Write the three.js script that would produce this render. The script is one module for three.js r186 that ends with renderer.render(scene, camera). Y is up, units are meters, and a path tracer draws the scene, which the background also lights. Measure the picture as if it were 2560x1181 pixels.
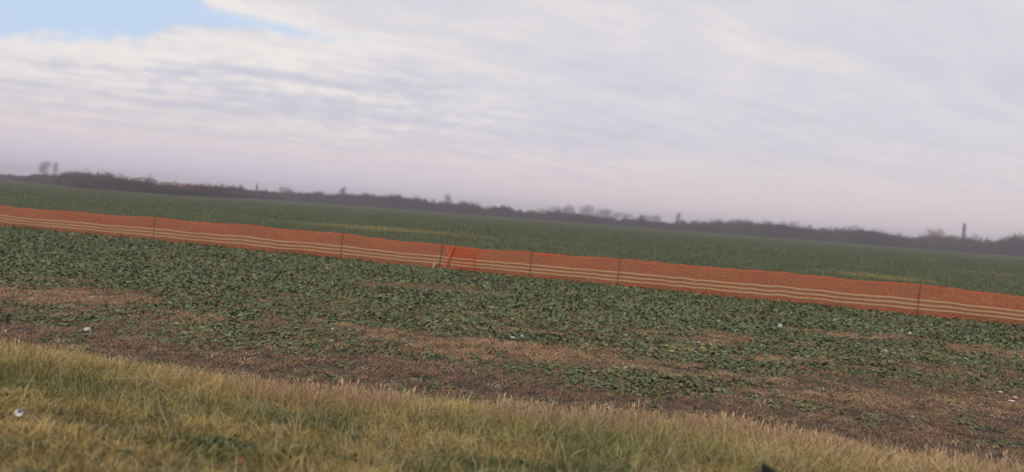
import * as THREE from 'three';
import { mergeGeometries } from 'three/addons/utils/BufferGeometryUtils.js';

// ---------------------------------------------------------------- camera, sky, sun, exposure
const scene = new THREE.Scene();
const camera = new THREE.PerspectiveCamera(35.405, 1024 / 472, 0.1, 9000);
camera.position.set(0, 3, 0);
camera.rotation.order = 'YXZ';
camera.rotation.set(THREE.MathUtils.degToRad(-1.7135), 0, THREE.MathUtils.degToRad(4.3));
camera.focus = 12;
camera.userData.fStop = 0.68;

const renderer = new THREE.WebGLRenderer({ antialias: true });
renderer.toneMapping = THREE.LinearToneMapping;
renderer.toneMappingExposure = 1.0;
renderer.shadowMap.enabled = true;

const SUN_AZ = 205, SUN_EL = 38;               // behind the car, veiled by cloud
const sun = new THREE.DirectionalLight(new THREE.Color().setRGB(1, 0.95, 0.87), 1.1);
{
  const a = THREE.MathUtils.degToRad(SUN_AZ), e = THREE.MathUtils.degToRad(SUN_EL);
  sun.position.set(Math.sin(a) * Math.cos(e) * 200, Math.sin(e) * 200, -Math.cos(a) * Math.cos(e) * 200 - 25);
  sun.target.position.set(0, 0, -25);
  sun.castShadow = true; sun.shadow.radius = 45; sun.shadow.mapSize.set(4096, 4096);
  Object.assign(sun.shadow.camera, { left: -60, right: 60, top: 60, bottom: -60, near: 1, far: 500 });
  scene.add(sun, sun.target);
}

// ---------------------------------------------------------------- random numbers and noise
function rng(seed) {
  let s = seed >>> 0;
  return () => { s = (s + 0x6D2B79F5) | 0; let t = Math.imul(s ^ (s >>> 15), 1 | s); t = (t + Math.imul(t ^ (t >>> 7), 61 | t)) ^ t; return ((t ^ (t >>> 14)) >>> 0) / 4294967296; };
}
const PERM = new Uint8Array(512);
{ const r = rng(77), p = [...Array(256).keys()]; for (let i = 255; i > 0; i--) { const j = Math.floor(r() * (i + 1)); [p[i], p[j]] = [p[j], p[i]]; } for (let i = 0; i < 512; i++) PERM[i] = p[i & 255]; }
function noise(x, y, wrap = 256) {
  const X = Math.floor(x), Y = Math.floor(y), fx = x - X, fy = y - Y;
  const u = fx * fx * fx * (fx * (fx * 6 - 15) + 10), v = fy * fy * fy * (fy * (fy * 6 - 15) + 10);
  const m = (n) => ((n % wrap) + wrap) % wrap;
  const x0 = m(X), x1 = m(X + 1), y0 = m(Y), y1 = m(Y + 1);
  const g = (h, a, b) => { const k = h & 7; const q = k < 4 ? a : b, w = k < 4 ? b : a; return ((k & 1) ? -q : q) + ((k & 2) ? -0.5 * w : 0.5 * w); };
  const a = g(PERM[PERM[x0] + y0], fx, fy), b = g(PERM[PERM[x1] + y0], fx - 1, fy), c = g(PERM[PERM[x0] + y1], fx, fy - 1), d = g(PERM[PERM[x1] + y1], fx - 1, fy - 1);
  return (a + (b - a) * u) + ((c + (d - c) * u) - (a + (b - a) * u)) * v;
}
function fbm(x, y, o = 4, gain = 0.5) { let s = 0, a = 1, t = 0; for (let i = 0; i < o; i++) { s += a * noise(x + i * 17.3, y - i * 9.1); t += a; a *= gain; x *= 2.03; y *= 2.03; } return s / t * 1.6; }
const clamp = (x, a = 0, b = 1) => Math.min(b, Math.max(a, x));
const sstep = (a, b, x) => { const t = clamp((x - a) / (b - a)); return t * t * (3 - 2 * t); };
const lerp = (a, b, t) => a + (b - a) * t;
function curve(pts, x) {                       // linear between points
  if (x <= pts[0][0]) return pts[0][1];
  for (let i = 1; i < pts.length; i++) if (x <= pts[i][0]) { const [a, u] = pts[i - 1], [b, v] = pts[i]; return u + (v - u) * (x - a) / (b - a); }
  return pts[pts.length - 1][1];
}
const lin = (c) => { c /= 255; return c <= 0.04045 ? c / 12.92 : Math.pow((c + 0.055) / 1.055, 2.4); };
const L3 = (r, g, b) => [lin(r), lin(g), lin(b)];
const mix3 = (a, b, t) => [lerp(a[0], b[0], t), lerp(a[1], b[1], t), lerp(a[2], b[2], t)];

// ---------------------------------------------------------------- the sky: a sheet of stratocumulus with a blue opening
{
  const W = 2048, Hh = 1024, data = new Float32Array(W * Hh * 4);
  const cloud = L3(222, 219, 225), crest = L3(243, 237, 234), trough = L3(204, 205, 219), haze = L3(231, 217, 219), hazeL = L3(217, 211, 228), blue = L3(196, 218, 246);
  const vp = THREE.MathUtils.degToRad(60), cd = Math.sin(vp), sd = Math.cos(vp);
  const lower = [[-60, 6.5], [-44, 7.2], [-35.2, 8.5], [-31.3, 9.4], [-27.6, 9.7], [-25.7, 10.6], [-21, 11.6], [-17, 11.7], [-12.8, 12.0]];
  const upper = [[-60, 26], [-32, 22], [-26, 17.5], [-23.7, 13.3], [-23.2, 12.75], [-20, 12.55], [-17.8, 12.4], [-12.8, 12.05]];
  for (let j = 0; j < Hh; j++) {
    const el = ((j + 0.5) / Hh - 0.5) * 180, se = Math.sin(el * Math.PI / 180);
    for (let i = 0; i < W; i++) {
      const th = ((i + 0.5) / W - 0.5) * 2 * Math.PI;            // atan2(z, x)
      let az = (th * 180 / Math.PI) + 90; if (az > 180) az -= 360; // 0 is -z, right is positive
      let c;
      if (el <= 0) c = haze;
      else {
        const a = az * Math.PI / 180, d = 1 / (se + 0.075);
        const X = d * Math.sin(a), Y = d * Math.cos(a);
        const wx = fbm(X * 0.22 + 5, Y * 0.22, 3) * 0.9, wy = fbm(X * 0.22 - 8, Y * 0.22 + 3, 3) * 0.9;
        const al = (X * cd + Y * sd) + wx, ac = (-X * sd + Y * cd) + wy;
        const big = fbm(al * 0.22 + 1.7, ac * 0.42 + 4.1, 4);
        const rib = fbm(al * 0.55, ac * 2.3, 5, 0.58);
        const fine = fbm(al * 2.3 + 9, ac * 6.5, 4, 0.65);
        const patch = sstep(-0.35, 0.45, fbm(X * 0.16 + 3, Y * 0.16 + 11, 2));
        const fade = sstep(0.8, 6, el) * (1 - 0.3 * sstep(12, 22, el));
        const rip = fbm(az * 0.55 + el * 0.3, el * 2.4 - az * 0.22, 4, 0.62) * sstep(0.2, 0.75, patch + 0.25); let v = (big * 0.6 + rip * 0.58 + (rib * 1.3 + fine * 0.95) * (0.35 + 0.95 * patch)) * fade;
        c = v > 0 ? mix3(cloud, crest, clamp(v * 1.7)) : mix3(cloud, trough, clamp(-v * 1.5));
        const hz = 1 - sstep(0.3, 8.5, el), left = sstep(8, -25, az) * (1 - sstep(1.2, 3.8, el));
        c = mix3(c, mix3(haze, hazeL, left * 0.9), hz * 0.78);
        const nz = fbm(al * 1.1 + 30, ac * 3.1, 5, 0.6) * 0.75, nz2 = fbm(al * 0.8 - 30, ac * 2.4, 4) * 0.5;
        if (az > -62 && az < -12) {
          const puff = fbm(az * 0.5, el * 1.3, 4, 0.6), lo = el - curve(lower, az) + nz * 0.4 + puff * 0.9 + 0.3, hi = curve(upper, az) - el + nz2 * 0.8 + 0.25;
          const wl = 1.05, hole = sstep(-0.1, wl, lo) * sstep(-0.1, 1.0, hi) * sstep(-62, -46, az);
          const rim = Math.exp(-Math.pow((lo + 0.5) / 0.8, 2)) * sstep(-0.5, 0.6, hi) * 0.6;
          c = mix3(c, crest, rim);
          c = mix3(c, blue, hole * 0.96);
        }
      }
      const k = (j * W + i) * 4; data[k] = c[0]; data[k + 1] = c[1]; data[k + 2] = c[2]; data[k + 3] = 1;
    }
  }
  const sky = new THREE.DataTexture(data, W, Hh, THREE.RGBAFormat, THREE.FloatType);
  sky.mapping = THREE.EquirectangularReflectionMapping; sky.magFilter = THREE.LinearFilter; sky.minFilter = THREE.LinearFilter; sky.needsUpdate = true;
  scene.background = sky; scene.environment = sky;
}
scene.fog = new THREE.FogExp2(new THREE.Color().setRGB(0.95, 0.93, 1.0), 0.00054);

// ---------------------------------------------------------------- helpers
const names = new Map();
function numbered(n) { const k = names.get(n) ?? 0; names.set(n, k + 1); return k ? `${n}_${String(k).padStart(3, '0')}` : n; }
function mat(r, g, b, rough = 0.9, extra = {}) { const m = new THREE.MeshStandardMaterial({ roughness: rough, side: THREE.DoubleSide, ...extra }); m.color.setRGB(r, g, b); return m; }
function shade(o) { o.castShadow = true; o.receiveShadow = true; return o; }
function mesh(name, geo, m, parent) { const o = shade(new THREE.Mesh(geo, m)); o.name = name; parent.add(o); return o; }
function thing(name, label, category, pos = [0, 0, 0], turn = 0, group) {
  const o = new THREE.Group(); o.name = numbered(name); o.position.set(...pos); o.rotation.y = turn;
  o.userData = { label, category }; if (group) o.userData.group = group; scene.add(o); return o;
}
class Tri {                                     // collects triangles
  constructor() { this.p = []; this.c = []; }
  tri(a, b, c, col) { this.p.push(...a, ...b, ...c); if (col) for (let i = 0; i < 3; i++) this.c.push(...col); }
  quad(a, b, c, d, col) { this.tri(a, b, c, col); this.tri(a, c, d, col); }
  geo() {
    const g = new THREE.BufferGeometry(); g.setAttribute('position', new THREE.Float32BufferAttribute(this.p, 3));
    if (this.c.length) g.setAttribute('color', new THREE.Float32BufferAttribute(this.c, 3));
    g.computeVertexNormals(); return g;
  }
}
const V = (x, y, z) => new THREE.Vector3(x, y, z);
const _m = new THREE.Matrix4(), _q = new THREE.Quaternion(), _e = new THREE.Euler(), _s = new THREE.Vector3(), _p = new THREE.Vector3(), _c = new THREE.Color();
class Scatter {                                 // many copies of a few variants, as one piece of stuff
  constructor(parent, name, variants, material) { this.parent = parent; this.name = name; this.v = variants; this.m = material; this.list = variants.map(() => []); }
  put(k, x, y, z, rx, ry, rz, sx, sy, col) { this.list[k].push([x, y, z, rx, ry, rz, sx, sy, col]); }
  build() {
    this.v.forEach((g, k) => {
      const l = this.list[k]; if (!l.length) return;
      const o = shade(new THREE.InstancedMesh(g, this.m, l.length)); o.name = this.name; o.userData.kind = 'stuff';
      l.forEach(([x, y, z, rx, ry, rz, sx, sy, col], i) => {
        _m.compose(_p.set(x, y, z), _q.setFromEuler(_e.set(rx, ry, rz, 'YXZ')), _s.set(sx, sy, sx)); o.setMatrixAt(i, _m); o.setColorAt(i, _c.setRGB(...col));
      });
      this.parent.add(o);
    });
  }
}
function stuff(name, label, category) { const o = new THREE.Group(); o.name = name; o.userData = { kind: 'stuff', label, category }; scene.add(o); return o; }

// ---------------------------------------------------------------- the lie of the land (D is the distance from the road, -z)
const EDGE = [[-16, 9.4], [-6.5, 9.6], [-4.8, 9.35], [-2.9, 8.85], [-1.4, 8.7], [0.2, 8.65], [2.6, 8.65], [3.9, 8.2], [5.1, 7.85], [5.6, 7.6], [16, 6.8]];
const edgeAt = (x) => curve(EDGE, x) + 0.22 * noise(x * 0.6, 3.3) + 0.1 * noise(x * 1.9, 7.7);
function bank(x, D) {
  const s = D - edgeAt(x);
  const up = 0.62 + 0.105 * Math.min(-s, 6.2);
  const t = sstep(-0.6, 1.9, s);
  return up * (1 - t) + Math.max(0, 0) * t;
}
function height(x, z) {
  const D = -z; let y = bank(x, D);
  if (D > 9) y += 0.03 * noise(x * 0.5, z * 0.5) * sstep(9, 14, D);
  if (D < 60) y += 0.028 * noise(x * 1.7, z * 1.7) + 0.016 * noise(x * 4.3, z * 4.3) + 0.009 * noise(x * 9.1, z * 9.1);
  if (D < 11) y += 0.07 * sstep(0.2, 0.5, Math.exp(-(((x + 6.2) / 1.6) ** 2) - (((D - 8.7) / 0.9) ** 2)));
  return y;
}
// bare straw-covered patches (x, D, half width, half depth, strength)
const STRAW = [[-0.2, 16.2, 2.7, 1.15, .9], [-3.0, 17.5, 1.3, .4, .6], [2.6, 15.7, 1.8, .55, .7], [-12.0, 18.8, 2.4, 1.3, .9], [-7.6, 17.4, 3.6, .4, .5], [-9.3, 16.4, 1.8, .4, .4], [-3.1, 27.6, 2.8, 1.1, .6], [0.9, 19.2, 1.5, .35, .6],
  [11.1, 23.2, 2.5, .75, .75], [14.4, 21.8, 1.4, 1.0, .55], [6.6, 17.6, 1.0, .3, .55], [4.8, 19.6, 1.3, .35, .5], [7.7, 13.9, 2.6, .75, .7], [4.7, 15.0, 1.5, .45, .5], [10.5, 17.4, 1.6, .4, .3], [13.5, 18.4, 1.8, .5, .4], [5.9, 20.4, .7, 1.1, .6], [-13.2, 22.0, 1.4, .5, .4], [-6.6, 22.6, 2.3, .5, .4], [8.5, 26.5, 1.6, .6, .35], [2.6, 22.6, 1.6, .5, .4], [-16.4, 88.9, 8, 6.5, 1], [-8, 85, 6, 3.5, .6], [31.2, 62.5, 3.6, 3.6, 1], [60.6, 93.1, 4, 5, .6]];
const GREEN = [[2.4, 14.3, 1.7, .7, 1], [5.0, 12.9, .9, .42, .95], [-5.2, 14.8, 2.6, .75, .95], [-3.0, 15.5, 1.8, .6, .8], [-8.6, 15.6, 1.8, .4, .6], [6.6, 18.6, 1.5, .7, .9], [9.3, 19.6, 2.4, 1.2, 1], [11.8, 19.2, 2, .8, .9], [1.8, 17.2, 1.2, .5, .6], [-3.7, 14.2, .5, .25, .9], [-1.2, 15.0, 1.1, .35, .55], [-0.2, 14.3, 1.1, .3, .5], [8.4, 15.9, 2.0, .7, .5], [0.25, 17.5, .8, .25, .7], [10.2, 15.9, 1.2, .5, .5]];
const CROP0 = [[-14, 15.2], [-8, 14.6], [-6, 13.9], [-4.5, 14.2], [-2.5, 14.2], [-0.5, 13.9], [1, 13.0], [3, 12.6], [5, 13.2], [7, 15.2], [10, 15.6], [14, 15.8]];
const blob = (list, x, D) => { let s = 0; for (const [cx, cd, w, d, k] of list) { const q = ((x - cx) / w) ** 2 + ((D - cd) / d) ** 2; if (q < 6) s = Math.max(s, k * Math.exp(-q * q * 0.55)); } return s; };
function cropDensity(x, D) {
  const n = fbm(x * 0.33, D * 0.7 + 40, 3), n2 = noise(x * 1.3, D * 2.1);
  let d = sstep(-0.4, 1.3, D - curve(CROP0, x) + n * 0.9);
  d *= 1 - 0.97 * clamp(blob(STRAW, x + n * 0.8 + n2 * 0.5, D + n * 0.5 + n2 * 0.3) * 1.2);
  d *= sstep(-0.62, -0.1, n + n2 * 0.35 + (D > 21 ? 0.35 : 0) + (D > 30 ? 1 : 0));
  if (x > 6 && D < 15.5) d *= 0.6;
  if (D > 10.9) d = Math.max(d, 0.08, 0.42 * sstep(-0.2, 0.45, noise(x * 0.8 + 3, D * 1.1) + 0.5 * noise(x * 2.6, D * 3.3)));
  const hf = noise(x * 3.1 + 8, D * 3.7) + 0.5 * noise(x * 6.5, D * 7.1 + 4);
  return clamp(Math.max(d, 0.85 * blob(GREEN, x + n * 0.5, D + n * 0.35)) * (D < 22 ? clamp(1.0 + hf * 0.75, 0.3, 1.2) : 1));
}

// ---------------------------------------------------------------- ground
function speckle(size, cells, seed, lo, hi) {   // tileable grain; white is the vertex colour itself
  const d = new Uint8Array(size * size * 4), r = rng(seed);
  for (let j = 0; j < size; j++) for (let i = 0; i < size; i++) {
    let v = 0, a = 1, t = 0, c = cells; for (let o = 0; o < 5; o++) { v += a * noise(i / size * c, j / size * c, c); t += a; a *= 0.72; c *= 2; }
    v = clamp(0.5 + v / t * 1.5 + (r() - 0.5) * 0.18); const k = (j * size + i) * 4, q = lerp(lo, hi, v) * 255;
    d[k] = q; d[k + 1] = q; d[k + 2] = q; d[k + 3] = 255;
  }
  const t = new THREE.DataTexture(d, size, size); t.wrapS = t.wrapT = THREE.RepeatWrapping; t.magFilter = THREE.LinearFilter; t.needsUpdate = true; return t;
}
const grain = speckle(512, 8, 5, 0.45, 1.0); grain.colorSpace = THREE.SRGBColorSpace;
const relief = speckle(512, 10, 6, 0, 1);
{
  const line = (inner, step, far, k) => { const a = []; for (let x = 0; x < inner; x += step) a.push(x); let s = step, x = inner; while (x < far) { a.push(x); s *= k; x += s; } a.push(far); return a; };
  const half = line(14, 0.13, 2600, 1.12), xs = [...half.slice(1).reverse().map((x) => -x), ...half];
  const ds = [-900, -300, -100, -40, -15, -6, -2, 0]; for (let d = 1; d < 16; d += 0.11) ds.push(d);
  let s = 0.2; for (let d = 16; d < 2600; d += s) { ds.push(d); if (d > 30) s *= 1.07; } ds.push(2600);
  const P = [], C = [], U = [], I = [], soil = [0.16, 0.10, 0.064], straw = [0.29, 0.18, 0.105], turf = [0.10, 0.085, 0.038], green = [0.11, 0.132, 0.052], dry = [0.2, 0.17, 0.065];
  for (const D of ds) for (const x of xs) {
    const z = -D; P.push(x, height(x, z), z); U.push(x / 1.7, z / 1.7);
    const e = D - edgeAt(x); let c;
    if (D > 70) c = mix3(green, dry, blob(STRAW, x, D) * 0.9);
    else {
      const st = clamp(blob(STRAW, x, D) + 0.35 * sstep(0.0, 0.5, fbm(x * 0.5, D * 0.9, 3)));
      c = mix3(soil, straw, st * 0.8);
      c = mix3(turf, c, sstep(-0.7, 0.5, e));
      if (D > 34) c = mix3(c, green, sstep(34, 70, D));
    }
    C.push(...c);
  }
  const n = xs.length;
  for (let j = 0; j + 1 < ds.length; j++) for (let i = 0; i + 1 < n; i++) { const a = j * n + i; I.push(a, a + 1, a + n, a + 1, a + n + 1, a + n); }
  const g = new THREE.BufferGeometry(); g.setAttribute('position', new THREE.Float32BufferAttribute(P, 3)); g.setAttribute('color', new THREE.Float32BufferAttribute(C, 3)); g.setAttribute('uv', new THREE.Float32BufferAttribute(U, 2));
  g.setIndex(I); g.computeVertexNormals();
  const m = new THREE.MeshStandardMaterial({ vertexColors: true, map: grain, bumpMap: relief, bumpScale: 0.03, roughness: 1, side: THREE.DoubleSide });
  const o = mesh('ground', g, m, scene); o.userData = { kind: 'structure', label: 'brown soil of the field and the roadside bank' };
}

// ---------------------------------------------------------------- fence: orange net on thin dark posts, two lengths that overlap
const FA = V(-30.5, 0, -44), FD = V(0.96535, 0, 0.26095), FN = V(-0.26095, 0, 0.96535);   // FN points to the road
const behindFence = (x, z) => (x - FA.x) * FN.x + (z - FA.z) * FN.z < 0;
const FTOP = [[-12, 1.24], [0, 1.2], [5, 1.22], [11, 1.28], [17, 1.33], [22.5, 1.31], [28.2, 1.2], [30, 1.18], [32.7, 1.24], [36.9, 1.28], [43.4, 1.32], [49.4, 1.31], [53.4, 1.24], [64, 1.26]];
const POSTS = [-6.4, -0.5, 5.3, 11.0, 17.05, 22.55, 28.15, 32.65, 36.85, 43.4, 49.45, 55.4, 61.2];
function fencePoint(t, f, off) {                // t metres along, f 0 (hem) to 1 (top edge)
  let near = 9; for (const p of POSTS) near = Math.min(near, Math.abs(p - t));
  const slack = sstep(0, 2.6, near);
  const top = curve(FTOP, t) - 0.055 * slack + 0.018 * noise(t * 1.1, 2) + 0.010 * noise(t * 3.7, 5);
  const hem = 0.035 + 0.04 * noise(t * 0.7, 9) + 0.022 * noise(t * 2.6, 14);
  const y = hem + (top - hem) * f + (f > 0.02 && f < 0.98 ? 0.012 * noise(t * 1.3, f * 6) : 0);
  const out = off + slack * (0.05 * noise(t * 0.45, f * 1.1 + 3) + 0.02 * noise(t * 1.7, f * 2.3)) + 0.05 * slack * Math.sin(f * Math.PI);
  const g = height(FA.x + FD.x * t, FA.z + FD.z * t);
  return [FA.x + FD.x * t + FN.x * out, g + y, FA.z + FD.z * t + FN.z * out];
}
const netMat = mat(0.62, 0.125, 0.045, 0.75), bandMat = mat(0.50, 0.32, 0.165, 0.8), postMat = mat(0.085, 0.06, 0.05, 0.6, { metalness: 0.3 });
function netLength(parent, t0, t1, off, lean = 0) {
  const T = new Tri(), NY = 30, cell = 0.042, wv = 0.0066, wh = 0.0062, nx = Math.round((t1 - t0) / cell);
  const pt = (t, f, o = 0) => fencePoint(t - lean * (1 - f) * Math.exp(-Math.max(0, t - t0) * 1.2), f, off + o);
  for (let i = 0; i <= nx; i++) { const t = t0 + (t1 - t0) * i / nx, w = (i === 0 || i === nx) ? 0.06 : wv; for (let k = 0; k < 8; k++) { const a = k / 8, b = (k + 1) / 8; T.quad(pt(t - w, a), pt(t + w, a), pt(t + w, b), pt(t - w, b)); } }
  for (let k = 0; k <= NY; k++) {
    const f = k / NY, w = (k === 0 ? 0.03 : k === NY ? 0.022 : wh) / 1.22, n2 = Math.round(nx / 5);
    for (let i = 0; i < n2; i++) { const a = t0 + (t1 - t0) * i / n2, b = t0 + (t1 - t0) * (i + 1) / n2; T.quad(pt(a, f - w, 0.003), pt(b, f - w, 0.003), pt(b, f + w, 0.003), pt(a, f + w, 0.003)); }
  }
  mesh('net', T.geo(), netMat, parent);
  for (const f of [0.205, 0.345, 0.495]) {
    const B = new Tri(), n = Math.round((t1 - t0) / 0.3), prof = [[-0.032, 0.006], [-0.022, 0.022], [0, 0.03], [0.022, 0.022], [0.032, 0.006]];
    for (let i = 0; i < n; i++) {
      const a = t0 + (t1 - t0) * i / n, b = t0 + (t1 - t0) * (i + 1) / n, wob = (t) => 0.008 * noise(t * 0.9, f * 40);
      for (let k = 0; k < 4; k++) { const [u0, o0] = prof[k], [u1, o1] = prof[k + 1]; B.quad(pt(a, f + u0 + wob(a), o0), pt(b, f + u0 + wob(b), o0), pt(b, f + u1 + wob(b), o1), pt(a, f + u1 + wob(a), o1)); }
    }
    mesh('band', B.geo(), bandMat, parent);
  }
}
function rod(h, r, bend = 0) {
  const c = new THREE.CatmullRomCurve3([V(0, -0.25, 0), V(bend * 0.3, h * 0.4, 0), V(bend, h, 0)]);
  return mergeGeometries([new THREE.TubeGeometry(c, 6, r, 7), new THREE.SphereGeometry(r * 1.15, 7, 5).translate(bend, h, 0)]);
}
function fence(label, t0, t1, off, posts, lean) {
  const g = thing('net_fence', label, 'fence');
  netLength(g, t0, t1, off, lean);
  for (const [p, front, r, bend] of posts) {
    const h = curve(FTOP, p) + 0.02, o = front ? off + 0.045 : off - 0.03;
    const m = mesh('post', rod(h, r, bend), postMat, g); const x = FA.x + FD.x * p + FN.x * o, z = FA.z + FD.z * p + FN.z * o; m.position.set(x, height(x, z), z);
  }
  return g;
}
fence('long orange net fence with three pale bands, running up to the overlap seam', -12, 30.05, 0.0, [[-6.4, 1, .012, 0], [-0.5, 0, .012, 0], [5.3, 0, .012, .02], [11.0, 1, .013, -.02], [17.05, 0, .012, 0], [22.55, 1, .013, .03], [28.0, 1, .018, .06]], 0);
const loose = fence('orange net fence with three pale bands, its slanted free end overlapping the other length', 28.35, 64, 0.09, [[30.0, 0, .012, 0], [32.65, 1, .015, .02], [36.85, 1, .014, .06], [43.4, 0, .012, 0], [49.45, 1, .018, .04], [55.4, 1, .016, 0], [61.2, 1, .016, 0]], -0.36);
{ // the free end is folded back on itself and tied
  const T = new Tri(), cell = 0.042, t0 = 28.42, t1 = 29.78, n = Math.round((t1 - t0) / cell), pt = (t, f) => fencePoint(t + 0.36 * (1 - f) * Math.exp(-(t - t0) * 1.2) - 0.02, f, 0.055 + 0.015 * noise(t * 3, f * 3));
  for (let i = 0; i <= n; i++) { const t = t0 + (t1 - t0) * i / n; for (let k = 0; k < 8; k++) T.quad(pt(t - .0066, k / 8), pt(t + .0066, k / 8), pt(t + .0066, (k + 1) / 8), pt(t - .0066, (k + 1) / 8)); }
  for (let k = 0; k <= 30; k++) for (let i = 0; i < 8; i++) { const a = t0 + (t1 - t0) * i / 8, b = t0 + (t1 - t0) * (i + 1) / 8, f = k / 30, w = 0.0055; T.quad(pt(a, f - w), pt(b, f - w), pt(b, f + w), pt(a, f + w)); }
  const fold = T.geo(); mesh('folded_net', mergeGeometries([fold, fold.clone().translate(FD.x * 0.021 + FN.x * -0.02, 0.02, FD.z * 0.021 + FN.z * -0.02)]), netMat, loose);
  const roll = (t, r, lean) => { const pts = [0.0, 0.25, 0.5, 0.75, 1].map((f) => V(...fencePoint(t + lean * (1 - f), f, 0.17))); mesh('rolled_edge', new THREE.TubeGeometry(new THREE.CatmullRomCurve3(pts), 12, r, 8), rollMat, loose); };
  const rollMat = mat(0.62, 0.105, 0.045, 0.8);
  roll(28.75, 0.042, -0.42); roll(29.8, 0.03, 0.02);
}
{ // red hem scraps: strips of net torn loose
  const scrap = (label, t, f, len, w) => { const T = new Tri(); for (let i = 0; i < 8; i++) { const a = t + len * i / 8, b = t + len * (i + 1) / 8, u = (q) => 0.02 * noise(q * 9, 4); T.quad(fencePoint(a, f + u(a), 0.13), fencePoint(b, f + u(b), 0.13), fencePoint(b, f + w + u(b), 0.14), fencePoint(a, f + w + u(a), 0.14)); }
    const g = mesh(numbered('net_scrap'), T.geo(), redMat, scene); g.userData = { label, category: 'net scrap' }; };
  const redMat = mat(0.85, 0.10, 0.045, 0.55);
  scrap('bright red strip of torn net lying along the fence hem by a post', 46.9, 0.0, 1.3, 0.05);
  scrap('small bright red net tab on the top edge of the fence', 33.1, 0.94, 0.35, 0.05);
}
{ // pale stake at the seam
  const t = 27.75, x = FA.x + FD.x * t + FN.x * 0.22, z = FA.z + FD.z * t + FN.z * 0.22;
  const g = thing('wooden_stake', 'short pale wooden stake at the foot of the fence by the seam', 'stake', [x, height(x, z), z], -0.2);
  const s = new THREE.Shape(); s.moveTo(-0.05, -0.12); s.lineTo(0.045, -0.12); s.lineTo(0.06, 0.3); s.lineTo(0.03, 0.36); s.lineTo(-0.035, 0.34);
  const o = mesh('board', new THREE.ExtrudeGeometry(s, { depth: 0.025, bevelEnabled: true, bevelSize: 0.004, bevelThickness: 0.004, bevelSegments: 1 }), mat(0.50, 0.36, 0.28, 0.85), g); o.rotation.z = -0.12;
}

// ---------------------------------------------------------------- the crop: flat dark rosettes of rape leaves
function leafInto(T, r, ang, tilt, len, wid, base, n = 5, curl = 1) {
  const ca = Math.cos(ang), sa = Math.sin(ang), tw = (r() - 0.5) * 0.9, pts = [], stem = 0.3 + r() * 0.2;
  let x = base, y = 0.012 + r() * 0.01, th = tilt; const dl = len / n, wob = r() * 6;
  for (let k = 0; k <= n; k++) {
    const s = k / n, w = s < stem ? 0.006 + s * 0.012 : wid * Math.sin(Math.PI * Math.pow((s - stem) / (1 - stem), 0.75) * 0.93 + 0.1) * (1 + 0.22 * Math.sin(wob + k * 2.4));
    const up = w * (0.28 + 0.2 * Math.sin(wob * 2 + k)), q = tw * s;
    pts.push([[x, y + up * Math.cos(q) + w * Math.sin(q) * 0.6, w], [x, y, 0], [x, y + up * Math.cos(q) - w * Math.sin(q) * 0.6, -w]]);
    x += Math.cos(th) * dl; y += Math.sin(th) * dl; th -= (0.22 + 0.32 * r()) * curl * 5 / n;
    if (y < 0.008) { y = 0.008; th = Math.max(th, 0); }
  }
  const v = 0.54 + 0.76 * r(), y2 = r() < 0.16 ? 0.5 * r() : 0, col = [v * (1 + y2 * 0.9), v * (1 + y2 * 0.5), v * (0.85 + 0.3 * r())];
  const R = ([a, b, c]) => [a * ca - c * sa, b, a * sa + c * ca];
  for (let k = 0; k < n; k++) { const [a, b, c] = pts[k].map(R), [d, e, f] = pts[k + 1].map(R); T.quad(a, b, e, d, col); T.quad(b, c, f, e, col); }
}
function rosette(seed, leaves, size) {
  const r = rng(seed), T = new Tri(); const a0 = r() * 6;
  for (let i = 0; i < leaves; i++) leafInto(T, r, a0 + i * 2.4 + r() * 0.5, 0.15 + r() * 0.75, size * (0.65 + r() * 0.6), size * (0.2 + r() * 0.17), 0.005 + r() * 0.02);
  return T.geo();
}
function clump(seed, leaves, radius, size, tall) {
  const r = rng(seed), parts = [];
  for (let i = 0; i < leaves; i++) {
    const T = new Tri(); leafInto(T, r, r() * 6.283, r() * 0.4, size * (0.7 + r() * 0.6), size * (0.22 + r() * 0.12), 0, 3, 0.8);
    const a = r() * 6.283, d = radius * Math.sqrt(r()); parts.push(T.geo().translate(Math.cos(a) * d, r() * tall, Math.sin(a) * d));
  }
  return mergeGeometries(parts);
}
const leafMat = mat(1, 1, 1, 0.7, { vertexColors: true });
function leafColour(r, x, D) {
  const n = fbm(x * 0.21 + 70, D * 0.4, 3), q = r();
  let c = mix3([0.08, 0.103, 0.033], [0.156, 0.185, 0.072], clamp(0.5 + n * 0.6 + (r() - 0.5) * 1.1));
  c = mix3(c, [0.19, 0.18, 0.06], 0.75 * sstep(0.1, 0.6, fbm(x * 0.3 - 20, D * 0.55, 3)) * r());
  if (q < 0.02) c = [0.27, 0.25, 0.085]; else if (q < 0.05) c = [0.2, 0.115, 0.055]; else if (q < 0.056) c = [0.27, 0.31, 0.2];
  return c;
}
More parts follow.
